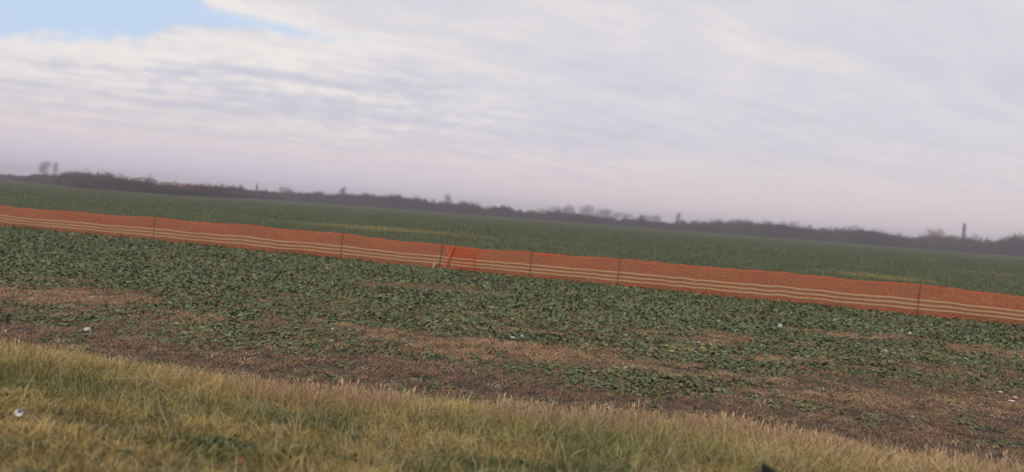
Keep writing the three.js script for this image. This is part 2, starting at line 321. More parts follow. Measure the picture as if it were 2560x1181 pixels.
{
  const G = stuff('rapeseed_crop', 'low dark green leafy crop covering the field', 'crop'), r = rng(11);
  const near = new Scatter(G, 'leaf_rosette', [1, 2, 3, 4, 5, 6, 7].map((s) => rosette(s * 13, 7 + s % 4, 0.2)), leafMat);
  const mid = new Scatter(G, 'leaf_clump', [21, 22, 23].map((s) => clump(s, 36, 0.55, 0.16, 0.05)), leafMat);
  const far = new Scatter(G, 'leaf_clump', [31, 32, 33].map((s) => clump(s, 110, 1.6, 0.22, 0.06)), leafMat);
  const edge = new Scatter(G, 'leaf_clump', [41, 42].map((s) => clump(s, 110, 3.6, 0.42, 0.12)), leafMat);
  const wide = (D) => D * 0.8 + 7;
  const sow = (d0, d1, per, fn) => { for (let D = d0; D < d1;) { const band = Math.min(d1 - D, Math.max(1, D * 0.05)), w = wide(D + band), n = Math.round(2 * w * band * per(D)); for (let i = 0; i < n; i++) fn((r() * 2 - 1) * w, D + r() * band); D += band; } };
  sow(11, 60, (D) => D < 17 ? 52 : D < 24 ? 38 : 25, (x, D) => {
    if (behindFence(x, -D)) return; const d = cropDensity(x, D); if (r() > d) return;
    const s = (0.55 + r() * 0.6) * (0.62 + 0.42 * d) * (D > 22 ? 1.12 : D < 17 ? 0.78 : 0.92);
    near.put(Math.floor(r() * 7), x, height(x, -D) - 0.004, -D, (r() - .5) * .35, r() * 6.283, (r() - .5) * .35, s, s * (0.75 + r() * 0.5), leafColour(r, x, D));
  });
  sow(28, 95, () => 6.5, (x, D) => { if (!behindFence(x, -D)) return; const b = blob(STRAW, x, D);  const s = 0.8 + r() * 0.5; mid.put(Math.floor(r() * 3), x, height(x, -D), -D, 0, r() * 6.283, 0, s, s, mix3(leafColour(r, x, D), [0.40, 0.32, 0.1], b * 0.62)); });
  sow(95, 250, () => 0.8, (x, D) => { const b = blob(STRAW, x, D), s = 0.8 + r() * 0.5; far.put(Math.floor(r() * 3), x, height(x, -D), -D, 0, r() * 6.283, 0, s, s, mix3(leafColour(r, x, D), [0.40, 0.32, 0.1], b * 0.62)); });
  const hedgeEnd = [[-420, 545], [-376, 530], [-289, 440], [-194, 322], [-150, 318], [-140, 400], [-150, 545], [0, 548], [90, 520], [200, 500], [330, 466], [420, 450]];
  sow(250, 552, () => 0.17, (x, D) => { if (D > curve(hedgeEnd, x) && D > 300) return; const s = 0.8 + r() * 0.5; edge.put(Math.floor(r() * 2), x, height(x, -D), -D, 0, r() * 6.283, 0, s, s * 0.8, leafColour(r, x, D)); });
  for (const s of [near, mid, far, edge]) s.build();
}

// ---------------------------------------------------------------- straw litter and clods on the bare soil
function strawWad(seed, n, spread) {
  const r = rng(seed), T = new Tri();
  for (let i = 0; i < n; i++) {
    const a = r() * 6.283, x = (r() - .5) * spread, z = (r() - .5) * spread, l = 0.04 + r() * 0.13, w = 0.0018 + r() * 0.003, y = 0.004 + r() * 0.02, dx = Math.cos(a), dz = Math.sin(a), k = 0.006 + r() * 0.02, up = (r() - .35) * 0.06, v = 0.45 + 1.0 * r(), col = [v, v * (0.92 + 0.14 * r()), v * (0.85 + 0.25 * r())];
    const A = [x - dx * l / 2, y, z - dz * l / 2], B = [x, y + k, z], Cc = [x + dx * l / 2, Math.max(0.003, y + up), z + dz * l / 2], o = (p, s) => [p[0] - dz * w * s, p[1], p[2] + dx * w * s];
    T.quad(o(A, 1), o(A, -1), o(B, -1), o(B, 1), col); T.quad(o(B, 1), o(B, -1), o(Cc, -1), o(Cc, 1), col);
  }
  return T.geo();
}
{
  const r = rng(31), G = stuff('straw_litter', 'reddish brown dead straw and leaf litter strewn over bare soil', 'straw litter');
  const S = new Scatter(G, 'straw', [51, 52, 53, 54].map((s) => strawWad(s, 22, 0.34)), mat(1, 1, 1, 0.9, { vertexColors: true }));
  for (let i = 0; i < 76000; i++) {
    const D = Math.sqrt(lerp(8.6 ** 2, 33 ** 2, r())), x = (r() * 2 - 1) * (D * 0.78 + 5.5); if (behindFence(x, -D)) continue;
    const e = D - edgeAt(x); if (e < -0.1) continue;
    const wn = fbm(x * 0.33, D * 0.7 + 40, 3), wn2 = noise(x * 1.3, D * 2.1); const st = clamp(blob(STRAW, x + wn * 0.8 + wn2 * 0.5, D + wn * 0.5 + wn2 * 0.3) * (0.75 + 0.6 * noise(x * 2.3 + 3, D * 2.9)) + 0.3 * sstep(0.0, 0.5, fbm(x * 0.5, D * 0.9, 3))), free = 1 - cropDensity(x, D);
    if (r() > 0.16 + 0.84 * Math.max(st, free * 0.5)) continue;
    const t = r(); let c = mix3([0.24, 0.138, 0.076], [0.56, 0.335, 0.17], clamp(st * 0.7 + t * 0.4)); if (r() < 0.04) c = [0.6, 0.47, 0.31]; else if (r() < 0.15) c = [0.12, 0.075, 0.045];
    if (D > 24) c = mix3(c, [0.2, 0.16, 0.07], 0.4);
    S.put(Math.floor(r() * 4), x, height(x, -D), -D, 0, r() * 6.283, 0, (D < 13 ? 0.6 : 0.8) + r() * 0.5, 0.8 + r() * 0.7, c);
  }
  S.build();
  const clod = (seed) => { const g = new THREE.IcosahedronGeometry(1, 1), p = g.attributes.position; for (let i = 0; i < p.count; i++) { const x = p.getX(i), y = p.getY(i), z = p.getZ(i), k = 0.8 + 0.5 * noise(x * 1.4 + seed, y * 1.4 + z * 1.1); p.setXYZ(i, x * k * 1.2, y * k * 0.6, z * k); } g.computeVertexNormals(); return g; };
  const K = stuff('soil_clods', 'small dark clods of earth along the field edge', 'soil');
  const Q = new Scatter(K, 'clod', [3, 8, 15].map(clod), mat(1, 1, 1, 1));
  for (let i = 0; i < 22000; i++) {
    const D = Math.sqrt(lerp(8.2 ** 2, 20 ** 2, r())), x = (r() * 2 - 1) * (D * 0.78 + 5), e = D - edgeAt(x); if (e < 0.1) continue; if (r() < cropDensity(x, D) * 0.9) continue;
    const s = 0.008 + 0.03 * r() ** 3, t = r(), c = mix3([0.105, 0.07, 0.047], [0.19, 0.125, 0.085], t); Q.put(Math.floor(r() * 3), x, height(x, -D) + s * 0.15, -D, r() * 6, r() * 6, 0, s, s, c);
  }
  Q.build();
}

// ---------------------------------------------------------------- verge grass
function tuft(seed, n, len, spread, lean, w0, droop) {
  const r = rng(seed), T = new Tri();
  for (let i = 0; i < n; i++) {
    const a = r() * 6.283, d = spread * Math.sqrt(r()), x0 = Math.cos(a) * d, z0 = Math.sin(a) * d, l = len * (0.45 + r() * 0.75), w = w0 * (0.6 + r() * 0.7), dir = r() * 6.283, f = lean * (0.3 + r());
    const v = 0.55 + 0.85 * r(), h = r() - 0.5, col = [v * (1 + 0.25 * h), v, v * (1 - 0.3 * h)]; let x = x0, y = -0.01, z = z0, th = 1.5 - f * 0.5; const dx = Math.cos(dir), dz = Math.sin(dir), px = -dz, pz = dx; let prev = null;
    for (let k = 0; k <= 4; k++) {
      const ww = w * (1 - k / 4.15); const L = [x + px * ww, y, z + pz * ww], R = [x - px * ww, y, z - pz * ww];
      if (prev) T.quad(prev[0], prev[1], R, L, col); prev = [L, R];
      x += dx * Math.cos(th) * l / 4; z += dz * Math.cos(th) * l / 4; y += Math.sin(th) * l / 4; th -= f * droop * (0.3 + r() * 0.5);
    }
  }
  return T.geo();
}
function dryTuft(seed, n, len) {                // thin upright straws with narrow seed heads
  const r = rng(seed), T = new Tri();
  for (let i = 0; i < n; i++) {
    const a = r() * 6.283, x0 = Math.cos(a) * 0.05 * r(), z0 = Math.sin(a) * 0.05 * r(), l = len * (0.5 + r() * 0.7), k = (r() * 0.35), dx = Math.cos(a) * k, dz = Math.sin(a) * k, w = 0.0022, v = 0.7 + 0.55 * r(), col = [v, v, v];
    const P = (s) => [x0 + dx * l * s * s, l * s - 0.01, z0 + dz * l * s * s];
    for (let q = 0; q < 3; q++) { const A = P(q / 3), B = P((q + 1) / 3); T.quad([A[0] - w, A[1], A[2]], [A[0] + w, A[1], A[2]], [B[0] + w * .8, B[1], B[2]], [B[0] - w * .8, B[1], B[2]], col); }
    const A = P(0.82), B = P(1.0), C = [(A[0] + B[0]) / 2, (A[1] + B[1]) / 2, (A[2] + B[2]) / 2], h = 0.007; T.tri(A, [C[0] - h, C[1], C[2]], B, col); T.tri(A, [C[0] + h, C[1], C[2]], B, col); T.tri(A, [C[0], C[1], C[2] + h], B, col);
  }
  return T.geo();
}
// broad patches of the verge: x, D, half width, half depth, strength
const LUSH = [[-1.75, 7.1, .42, .2, 1], [-2.25, 5.9, .3, .13, .9], [0.55, 5.75, .85, .3, 1], [1.15, 5.7, .5, .22, .7], [-0.6, 5.7, .4, .14, .5]];
const OLIVE = [[1.6, 7.0, 1.5, .7, .9], [0.0, 7.6, 1.3, .6, .7], [-4.9, 8.2, 1.3, .6, .9], [-3.2, 7.0, 1.2, .5, .5], [2.4, 6.4, 1.2, .5, .6], [3.4, 6.2, 1, .5, .5]];
const GOLD = [[-5.6, 9.1, 2.3, .75, 1], [-3.4, 8.5, 1.5, .5, .9], [-0.9, 8.2, 1.4, .35, .6], [-4.6, 6.7, 0.9, .3, .6], [2.9, 7.3, 1.0, .5, .5]];
const BARE = [[-3.6, 6.3, .7, .22, .9], [-2.6, 7.9, .9, .25, .7], [-4.6, 5.6, .8, .3, .5], [-1.2, 6.3, .6, .16, .4], [-2.2, 5.2, 1.0, .2, .5]];
{
  const r = rng(91), G = stuff('verge_grass', 'rough yellowing grass on the roadside bank', 'grass');
  const short = [61, 62, 63, 64].map((s) => tuft(s, 9, 0.12, 0.06, 1.15, 0.0036, 0.8)), long = [71, 72, 73, 74].map((s) => tuft(s, 9, 0.23, 0.05, 1.05, 0.0038, 0.85)), dry = [81, 82, 83].map((s) => dryTuft(s, 7, 0.3));
  const S = new Scatter(G, 'grass_tuft', [...short, ...long, ...dry], mat(1, 1, 1, 0.75, { vertexColors: true }));
  const N = 235000;
  for (let i = 0; i < N; i++) {
    const D = Math.sqrt(lerp(1.6 ** 2, 10.9 ** 2, r())), x = (r() * 2 - 1) * (D * 0.78 + 4.2), e = D - edgeAt(x); if (e > 0.55 || r() < sstep(-0.15, 0.5, e)) continue;
    const lush = blob(LUSH, x, D), ol = blob(OLIVE, x, D), bare = blob(BARE, x, D), n = fbm(x * 0.8, D * 1.3, 3), n2 = fbm(x * 2.2 + 9, D * 3.1, 3);
    const cl = noise(x * 3.3, D * 4.1) + 0.6 * noise(x * 7.7 + 5, D * 8.3); if (r() < bare * 0.75 + 0.3 * sstep(0.1, 0.6, n2) + 0.55 * sstep(0.05, -0.55, cl)) continue;
    const rim = sstep(lerp(-1.35, -3.4, sstep(0.8, 3.4, x)), -0.15, e), t = r();
    let c = mix3([0.195, 0.175, 0.045], [0.62, 0.425, 0.145], clamp(0.40 + n * 1.25 + (t - .5) * 0.9));
    c = mix3(c, [0.25, 0.235, 0.055], ol * 0.7 * (0.5 + t)); c = mix3(c, [0.78, 0.54, 0.17], 0.85 * blob(GOLD, x, D) * (0.4 + 0.6 * t)); c = mix3(c, [0.062, 0.098, 0.03], lush * (0.75 + 0.25 * t));
    c = mix3(c, [0.20, 0.12, 0.062], clamp(0.5 * sstep(0.05, 0.6, -n2) + bare * 0.7) * r());
    c = mix3(c, x > 0.5 ? [0.80, 0.50, 0.25] : [0.74, 0.51, 0.19], rim * (0.15 + 0.75 * r()));
    if (r() < 0.08) c = [0.5, 0.42, 0.22]; else if (r() < 0.12) c = [0.10, 0.08, 0.035];
    const tall = clamp(rim * 0.55 + ol * 0.6 + 0.15 + n * 0.3) * (x < -2 && D < 7 ? 0.4 : 1);
    const k = r() < tall ? 4 + Math.floor(r() * 4) : Math.floor(r() * 4), s = (0.7 + r() * 0.6) * (1 - bare * 0.4) * clamp(1 + cl * 0.55, 0.6, 1.4);
    S.put(k, x, height(x, -D), -D, (r() - .5) * .9, r() * 6.283, -0.12 + (r() - .5) * .9, s, s, c);
  }
  const weed = new Scatter(G, 'weed', [1, 2, 3].map((q) => rosette(q * 29, 9, 0.1)), leafMat);
  for (let i = 0; i < 9000; i++) {
    const D = Math.sqrt(lerp(3.6 ** 2, 9.2 ** 2, r())), x = (r() * 2 - 1) * (D * 0.76 + 0.5); if (r() > 0.45 * blob(LUSH, x, D) + 0.008) continue;
    const q = r(), k = 0.5 + r() * 0.7; weed.put(Math.floor(r() * 3), x, height(x, -D) + 0.02 + r() * 0.03, -D, (r() - .5) * .7, r() * 6.283, (r() - .5) * .7, k * 0.85, k * 1.2, mix3([0.06, 0.095, 0.03], [0.10, 0.14, 0.045], q));
  }
  weed.build();
  for (let i = 0; i < 7600; i++) {               // the fringe of dead straws along the crest
    const x = (r() * 2 - 1) * 12.5, e = -0.85 + r() * 1.35, D = edgeAt(x) + e, q = fbm(x * 1.1 + 4, e, 3); if (r() > 0.45 + q * 1.2) continue;
    const s = (0.55 + r() * 0.55) * (x < -3.2 ? 0.75 : 1), c = mix3([0.42, 0.265, 0.15], [0.62, 0.44, 0.27], r());
    S.put(8 + Math.floor(r() * 3), x, height(x, -D), -D, (r() - .5) * .5, r() * 6.283, (r() - .5) * .5, s, s, c);
  }
  for (let i = 0; i < 900; i++) { const D = 10.2 + r() * 2.8, x = (r() * 2 - 1) * 12.5, q = fbm(x * 0.9, D, 2); if (q < 0.1 + r() * .2) continue; const s = 0.35 + r() * 0.35; S.put(8 + Math.floor(r() * 3), x, height(x, -D), -D, (r() - .5) * .7, r() * 6.283, (r() - .5) * .7, s, s, mix3([0.2, 0.115, 0.065], [0.34, 0.21, 0.12], r())); }
  S.build();
}

// ---------------------------------------------------------------- single stalks, a twig, leaves and rubbish on the verge
const stalkMat = mat(0.42, 0.35, 0.2, 0.85), twigMat = mat(0.36, 0.28, 0.18, 0.9);
function stalk(label, x, z, pts, r = 0.006, m = stalkMat, name = 'dry_stalk', category = 'dry stalk') {
  const g = thing(name, label, category, [x, height(x, z), z]);
  const c = new THREE.CatmullRomCurve3(pts.map((p) => V(...p))); mesh('stem', new THREE.TubeGeometry(c, 14, r, 5), m, g);
  const e = pts[pts.length - 1], d = V(...e).sub(V(...pts[pts.length - 2])).normalize(), side = V(d.y, -d.x, 0.3).normalize();
  const s = V(...pts[pts.length - 2]).lerp(V(...e), 0.4); mesh('side_shoot', new THREE.TubeGeometry(new THREE.LineCurve3(s, s.clone().addScaledVector(d, 0.04).addScaledVector(side, 0.018)), 2, r * 0.6, 4), m, g);
  return g;
}
stalk('pale dry stalk leaning above the short grass, beside two shorter ones', -2.78, -6.2, [[0.03, 0, 0], [0.0, 0.09, 0.01], [-0.05, 0.19, 0.02], [-0.075, 0.27, 0.03]], 0.007);
stalk('short pale dry stalk standing almost upright by the forked stalk', -2.42, -6.35, [[0, 0, 0], [0.01, 0.08, 0], [0.025, 0.17, 0]]);
stalk('pale dry stalk leaning between the short stalk and the curved one', -2.02, -6.2, [[0.05, 0, 0], [0, 0.09, 0], [-0.06, 0.2, 0.01]], 0.007);
stalk('tall curved pale dry stalk in front of the dark green grass patch', -1.72, -6.3, [[0.04, 0, 0], [-0.005, 0.1, 0], [-0.005, 0.2, 0.01], [0.015, 0.3, 0.02]], 0.008);
stalk('thin short dry stalk leaning near the dark green grass', -2.22, -6.0, [[0, 0, 0], [0.012, 0.06, 0], [0.03, 0.13, 0]], 0.005);
stalk('long thin grey twig lying arched across a bare spot of the bank', -4.35, -7.85, [[-0.1, 0.06, 0.05], [0.05, 0.1, 0.02], [0.32, 0.16, 0], [0.6, 0.17, 0.0], [0.85, 0.1, 0.02]], 0.006, twigMat, 'twig', 'twig');
stalk('slanting dry straw standing out above the grassy crest of the bank', 0.1, -8.2, [[0.03, 0, 0], [-0.04, 0.17, 0], [-0.14, 0.36, 0.02]], 0.006);
{
  const leaf = () => { const T = new Tri(), n = 8, p = []; for (let k = 0; k < n; k++) { const a = k / n * 6.283; p.push([Math.cos(a) * 0.032 * (1 + 0.2 * (k % 2)), 0.006 + 0.01 * Math.cos(a * 2 + 1), Math.sin(a) * 0.022 * (1 + 0.25 * (k % 2))]); } for (let k = 0; k < n; k++) T.tri([0, 0.002, 0], p[k], p[(k + 1) % n]); T.quad([0.03, .006, -.001], [0.055, .012, -.001], [0.055, .012, .001], [0.03, .006, .001]); return T.geo(); };
  const G = leaf(), m = mat(0.36, 0.15, 0.07, 0.8), r = rng(5);
  for (const [x, z] of [[-1.49, -5.0], [-0.81, -6.1], [-1.9, -5.5], [-0.15, -5.35], [-2.75, -5.2], [0.4, -5.1]]) {
    const o = mesh(numbered('fallen_leaf'), G, m, scene); o.position.set(x, height(x, z) + 0.05, z); o.rotation.set(0.5 + r() * 0.5, r() * 6, r() * 0.4); o.scale.setScalar(0.55 + r() * 0.3);
    o.userData = { label: 'small orange brown fallen leaf caught in the verge grass', category: 'leaf', group: 'orange leaves fallen on the verge' };
  }
}
{ // crushed drinks can
  const x = -3.98, z = -6.1, g = thing('drink_can', 'dented drinks can, silver with blue and red print, lying in the grass', 'can', [x, height(x, z) + 0.09, z]);
  const cv = document.createElement('canvas'); cv.width = 256; cv.height = 128; const k = cv.getContext('2d');
  k.fillStyle = '#e8e6e2'; k.fillRect(0, 0, 256, 128); k.fillStyle = '#3c4a78'; k.fillRect(0, 0, 60, 128); k.fillStyle = '#b8523c'; k.fillRect(150, 20, 34, 70); k.fillStyle = '#f3f3f5'; k.beginPath(); k.arc(120, 70, 24, 0, 7); k.fill();
  const tx = new THREE.CanvasTexture(cv); tx.colorSpace = THREE.SRGBColorSpace;
  const prof = [[0.0, -0.058], [0.024, -0.058], [0.029, -0.053], [0.033, -0.045], [0.033, 0.042], [0.027, 0.055], [0.026, 0.058], [0.023, 0.056], [0, 0.055]].map(([a, b]) => new THREE.Vector2(a, b));
  const body = new THREE.LatheGeometry(prof, 28), p = body.attributes.position;
  for (let i = 0; i < p.count; i++) { const X = p.getX(i), Y = p.getY(i), Z = p.getZ(i), d = Math.exp(-((Y - 0.005) ** 2) / 0.0006) * (Z > 0 ? 0.55 : 0.1); p.setXYZ(i, X * (1 + 0.12 * d), Y, Z * (1 - d)); } body.computeVertexNormals();
  const mm = new THREE.MeshStandardMaterial({ map: tx, roughness: 0.35, metalness: 0.25, side: THREE.DoubleSide });
  const b = mesh('body', body, mm, g), q = mesh('rim', new THREE.TorusGeometry(0.026, 0.0022, 6, 28).rotateX(Math.PI / 2).translate(0, 0.058, 0), mat(0.7, 0.7, 0.72, 0.3, { metalness: 0.9 }), g);
  for (const o of [b, q]) o.rotation.set(0.5, 2.2, 0.9);
}
function litter(label, name, category, x, z, size, m, seed, squash = 0.5, lift = 0.05) {   // crumpled paper, film or shell
  size *= 0.72; const g = new THREE.IcosahedronGeometry(size, 2), p = g.attributes.position;
  for (let i = 0; i < p.count; i++) { const X = p.getX(i) / size, Y = p.getY(i) / size, Z = p.getZ(i) / size, k = 1 + 0.55 * noise(X * 2 + seed, Y * 2 + Z * 1.7) + 0.25 * noise(X * 4.5 + seed, Z * 4.5 - Y * 3); p.setXYZ(i, X * size * k * 1.25, Y * size * k * squash, Z * size * k * 0.9); }
  g.computeVertexNormals(); const o = mesh(numbered(name), g, m, scene); o.position.set(x, height(x, z) + lift, z); o.rotation.y = seed; o.userData = { label, category };
}
const paper = mat(0.66, 0.64, 0.61, 0.8), film = mat(0.5, 0.54, 0.47, 0.5);
litter('crumpled white paper on bare soil beside the grassy hump', 'paper_scrap', 'paper', -8.27, -14.6, 0.07, paper, 1.3, 0.8, 0.06);
litter('tiny white scrap among the leaves above the brown straw patch', 'paper_scrap', 'paper', -3.91, -16.72, 0.036, paper, 2.1, 0.7, 0.09);
litter('small white scrap at the soil edge below dense crop leaves', 'paper_scrap', 'paper', -4.59, -14.82, 0.042, paper, 3.7, 0.5, 0.06);
litter('white scrap of film at the far rim of the big straw patch', 'film_scrap', 'film', 0.42, -17.69, 0.055, film, 4.4, 0.6, 0.09);
litter('pale flattened film scrap touching the white one by the straw patch', 'film_scrap', 'film', 0.2, -17.45, 0.075, film, 5.5, 0.35, 0.09);
litter('pale film scrap standing up in the crop near the fence', 'film_scrap', 'film', 8.57, -23.06, 0.07, film, 6.1, 1.1, 0.13);
litter('pale yellowish scrap in the crop below the fence post', 'film_scrap', 'film', 12.89, -23.51, 0.075, mat(0.62, 0.62, 0.42, 0.6), 7.2, 0.7, 0.13);
litter('round orange pinkish ball on the soil beside two white scraps', 'ball', 'ball', 10.45, -14.95, 0.055, mat(0.66, 0.33, 0.20, 0.55), 8.0, 0.8, 0.055);
litter('white flat scrap lying just below the orange ball', 'paper_scrap', 'paper', 10.15, -14.62, 0.075, paper, 9.4, 0.3, 0.05);
litter('small white scrap just above the orange ball', 'paper_scrap', 'paper', 10.45, -15.4, 0.05, paper, 10.2, 0.5, 0.06);
litter('small white stone on the brown soil between sparse green plants', 'stone', 'stone', 4.63, -13.31, 0.035, mat(0.55, 0.5, 0.46, 0.9), 11.3, 0.6, 0.03);

{ // roadside marker post, top of it just in view
  const x = 1.365, z = -3.62, gy = height(x, z), hgt = 1.872 - gy, g = thing('marker_post', 'roadside marker post with a slanted black top standing in the verge', 'marker post', [x, gy, z], 0.25);
  const sec = (y0a, y0b, y1a, y1b, name, m, grow) => {   // rounded section, bottom and top slanted
    const n = 20, T = new Tri(), P = (k, top) => { const a = k / n * 6.283, X = Math.cos(a) * (0.052 + grow), Z = Math.sin(a) * (0.034 + grow), u = X / 0.052; return [X, top ? lerp(y1a, y1b, (u + 1) / 2) : lerp(y0a, y0b, (u + 1) / 2), Z]; };
    for (let k = 0; k < n; k++) { T.quad(P(k, 0), P(k + 1, 0), P(k + 1, 1), P(k, 1)); T.tri(P(k, 1), P(k + 1, 1), [0, (y1a + y1b) / 2 + 0.004, 0]); }
    mesh(name, T.geo(), m, g);
  };
  sec(-0.2, -0.2, hgt - 0.10, hgt - 0.16, 'shaft', mat(0.34, 0.31, 0.27, 0.7), 0);
  sec(hgt - 0.105, hgt - 0.165, hgt, hgt - 0.06, 'cap', mat(0.012, 0.012, 0.013, 0.5), 0.002);
}

// ---------------------------------------------------------------- the far edge of the field: scrub, trees, houses
function twigCloud(T, r, n, place, len, w, up) {
  for (let i = 0; i < n; i++) {
    const p = place(r), a = r() * 6.283, el = lerp(-0.15, 1.35, Math.pow(r(), up)), l = len * (0.5 + r()), d = [Math.cos(a) * Math.cos(el), Math.sin(el), Math.sin(a) * Math.cos(el)], b = r() * 6.283, q = [Math.cos(b) * w, 0.3 * w * Math.sin(b), Math.sin(b) * w];
    T.tri([p[0] - q[0], p[1] - q[1], p[2] - q[2]], [p[0] + q[0], p[1] + q[1], p[2] + q[2]], [p[0] + d[0] * l, p[1] + d[1] * l, p[2] + d[2] * l]);
  }
}
function shrubGeo(seed) {                        // unit height bare thicket
  const r = rng(seed), T = new Tri(), lobes = [...Array(5)].map(() => [(r() - .5) * 0.9, 0.45 + r() * 0.35, (r() - .5) * 0.6, 0.22 + r() * 0.16]);
  for (let s = 0; s < 9; s++) { const a = r() * 6.28, x = (r() - .5) * 0.5, z = (r() - .5) * 0.4, h = 0.5 + r() * 0.4, w = 0.014; T.quad([x - w, 0, z], [x + w, 0, z], [x + Math.cos(a) * .2 + w * .4, h, z + Math.sin(a) * .2], [x + Math.cos(a) * .2 - w * .4, h, z + Math.sin(a) * .2]); }
  twigCloud(T, r, 330, (r) => { const L = lobes[Math.floor(r() * 5)], a = r() * 6.28, c = r() * 2 - 1, k = L[3] * Math.cbrt(r()), s = Math.sqrt(1 - c * c); return [L[0] + Math.cos(a) * s * k, L[1] + c * k * 0.9, L[2] + Math.sin(a) * s * k]; }, 0.16, 0.014, 0.7);
  twigCloud(T, r, 260, (r) => [(r() - .5) * 1.15, r() * 0.55, (r() - .5) * 0.7], 0.2, 0.022, 0.6);
  return T.geo();
}
const HEDGE = [[-470, 600, 6], [-420, 562, 5.5], [-376, 540, 5.2], [-335, 495, 5], [-289, 450, 5.4], [-240, 390, 6.2], [-205, 345, 7], [-194, 330, 6.9], [-182, 325, 6.4], [-171, 322, 5.6], [-160, 324, 4.6], [-149, 332, 4.4], [-152, 380, 4.6], [-165, 420, 5.2], [-180, 500, 5.4], [-176, 545, 6], [-150, 562, 7.2], [-117, 562, 8], [-62, 562, 8.4], [-26, 560, 8], [4, 556, 6.6], [34, 551, 5.9], [63, 541, 5.2], [91, 531, 4.8], [118, 526, 5.6], [145, 521, 6], [172, 516, 6.2], [197, 511, 7.3], [223, 506, 8.4], [247, 501, 8.7], [272, 496, 8.2], [296, 491, 8], [316, 482, 8.2], [328, 476, 10], [360, 462, 10], [430, 440, 10]];
{
  const G = stuff('scrub_belt', 'dark purple brown belt of bare scrub along the far field edge', 'scrub'), r = rng(404);
  const S = new Scatter(G, 'shrub', [101, 102, 103, 104, 105, 106].map(shrubGeo), mat(1, 1, 1, 1));
  for (let i = 0; i + 1 < HEDGE.length; i++) {
    const [x0, d0, h0] = HEDGE[i], [x1, d1, h1] = HEDGE[i + 1], len = Math.hypot(x1 - x0, d1 - d0), nx = (d1 - d0) / len, nd = -(x1 - x0) / len, n = Math.round(len / 1.05);
    for (let k = 0; k < n; k++) for (let row = 0; row < 4; row++) {
      const t = (k + r()) / n, back = row * 3.2 + (r() - .5) * 2.5, x = lerp(x0, x1, t) - nx * back * 0, D = lerp(d0, d1, t) + back, gap = noise(x * 0.07, row * 3.1);
      const h = curve([[-400, 1.0], [-200, 1.02], [-140, 1.15], [-60, 1.3], [200, 1.42], [330, 1.6]], x) * lerp(h0, h1, t) * (0.56 + 0.36 * Math.pow(r(), 1.5) + 0.34 * gap + 0.36 * noise(x * 0.03 + 6, 2.5)) * (row === 0 ? 0.68 : row === 3 ? 1.03 : 0.92), n2 = fbm(x * 0.03, D * 0.05 + 9, 3);
      let c = mix3([0.075, 0.053, 0.062], [0.155, 0.102, 0.092], clamp(0.35 + n2 * 1.3 + (r() - .5) * .4)); if (x > -160 && x < -40 && row > 1) c = mix3(c, [0.16, 0.085, 0.05], 0.5 * r()); if (r() < 0.04) c = [0.085, 0.08, 0.045];
      const tall = row > 1 && r() < 0.09 ? 1.12 + r() * 0.22 : 1; S.put(Math.floor(r() * 6), x, height(x, -D) - 0.1, -D, 0, r() * 6.283, 0, h * (tall > 1 ? 0.75 : 0.75 + r() * 0.3), h * tall, c);
    }
  }
  S.build();
}
function limbGeo(r, h, crownBase, radius) {      // trunk and limbs
  const parts = [], tr = new THREE.CylinderGeometry(h * 0.008, h * 0.022, h * 0.9, 7).translate(0, h * 0.45, 0); parts.push(tr);
  for (let i = 0; i < 9; i++) { const y = lerp(crownBase * 0.8, h * 0.75, r()), a = r() * 6.283, l = radius * (0.6 + r() * 0.5), c = new THREE.QuadraticBezierCurve3(V(0, y, 0), V(Math.cos(a) * l * .6, y + l * .35, Math.sin(a) * l * .6), V(Math.cos(a) * l * .9, y + l * .95, Math.sin(a) * l * .9)); parts.push(new THREE.TubeGeometry(c, 4, h * 0.006, 4)); }
  return mergeGeometries(parts.map((g) => { const q = g.index ? g.toNonIndexed() : g; q.deleteAttribute('uv'); return q; }));
}
const barkMat = mat(0.085, 0.066, 0.058, 1), twigBrown = mat(0.12, 0.085, 0.075, 1), twigGrey = mat(0.19, 0.17, 0.175, 1), olive = mat(0.15, 0.115, 0.04, 1), rust = mat(0.19, 0.095, 0.05, 1), needle = mat(0.035, 0.05, 0.034, 1);
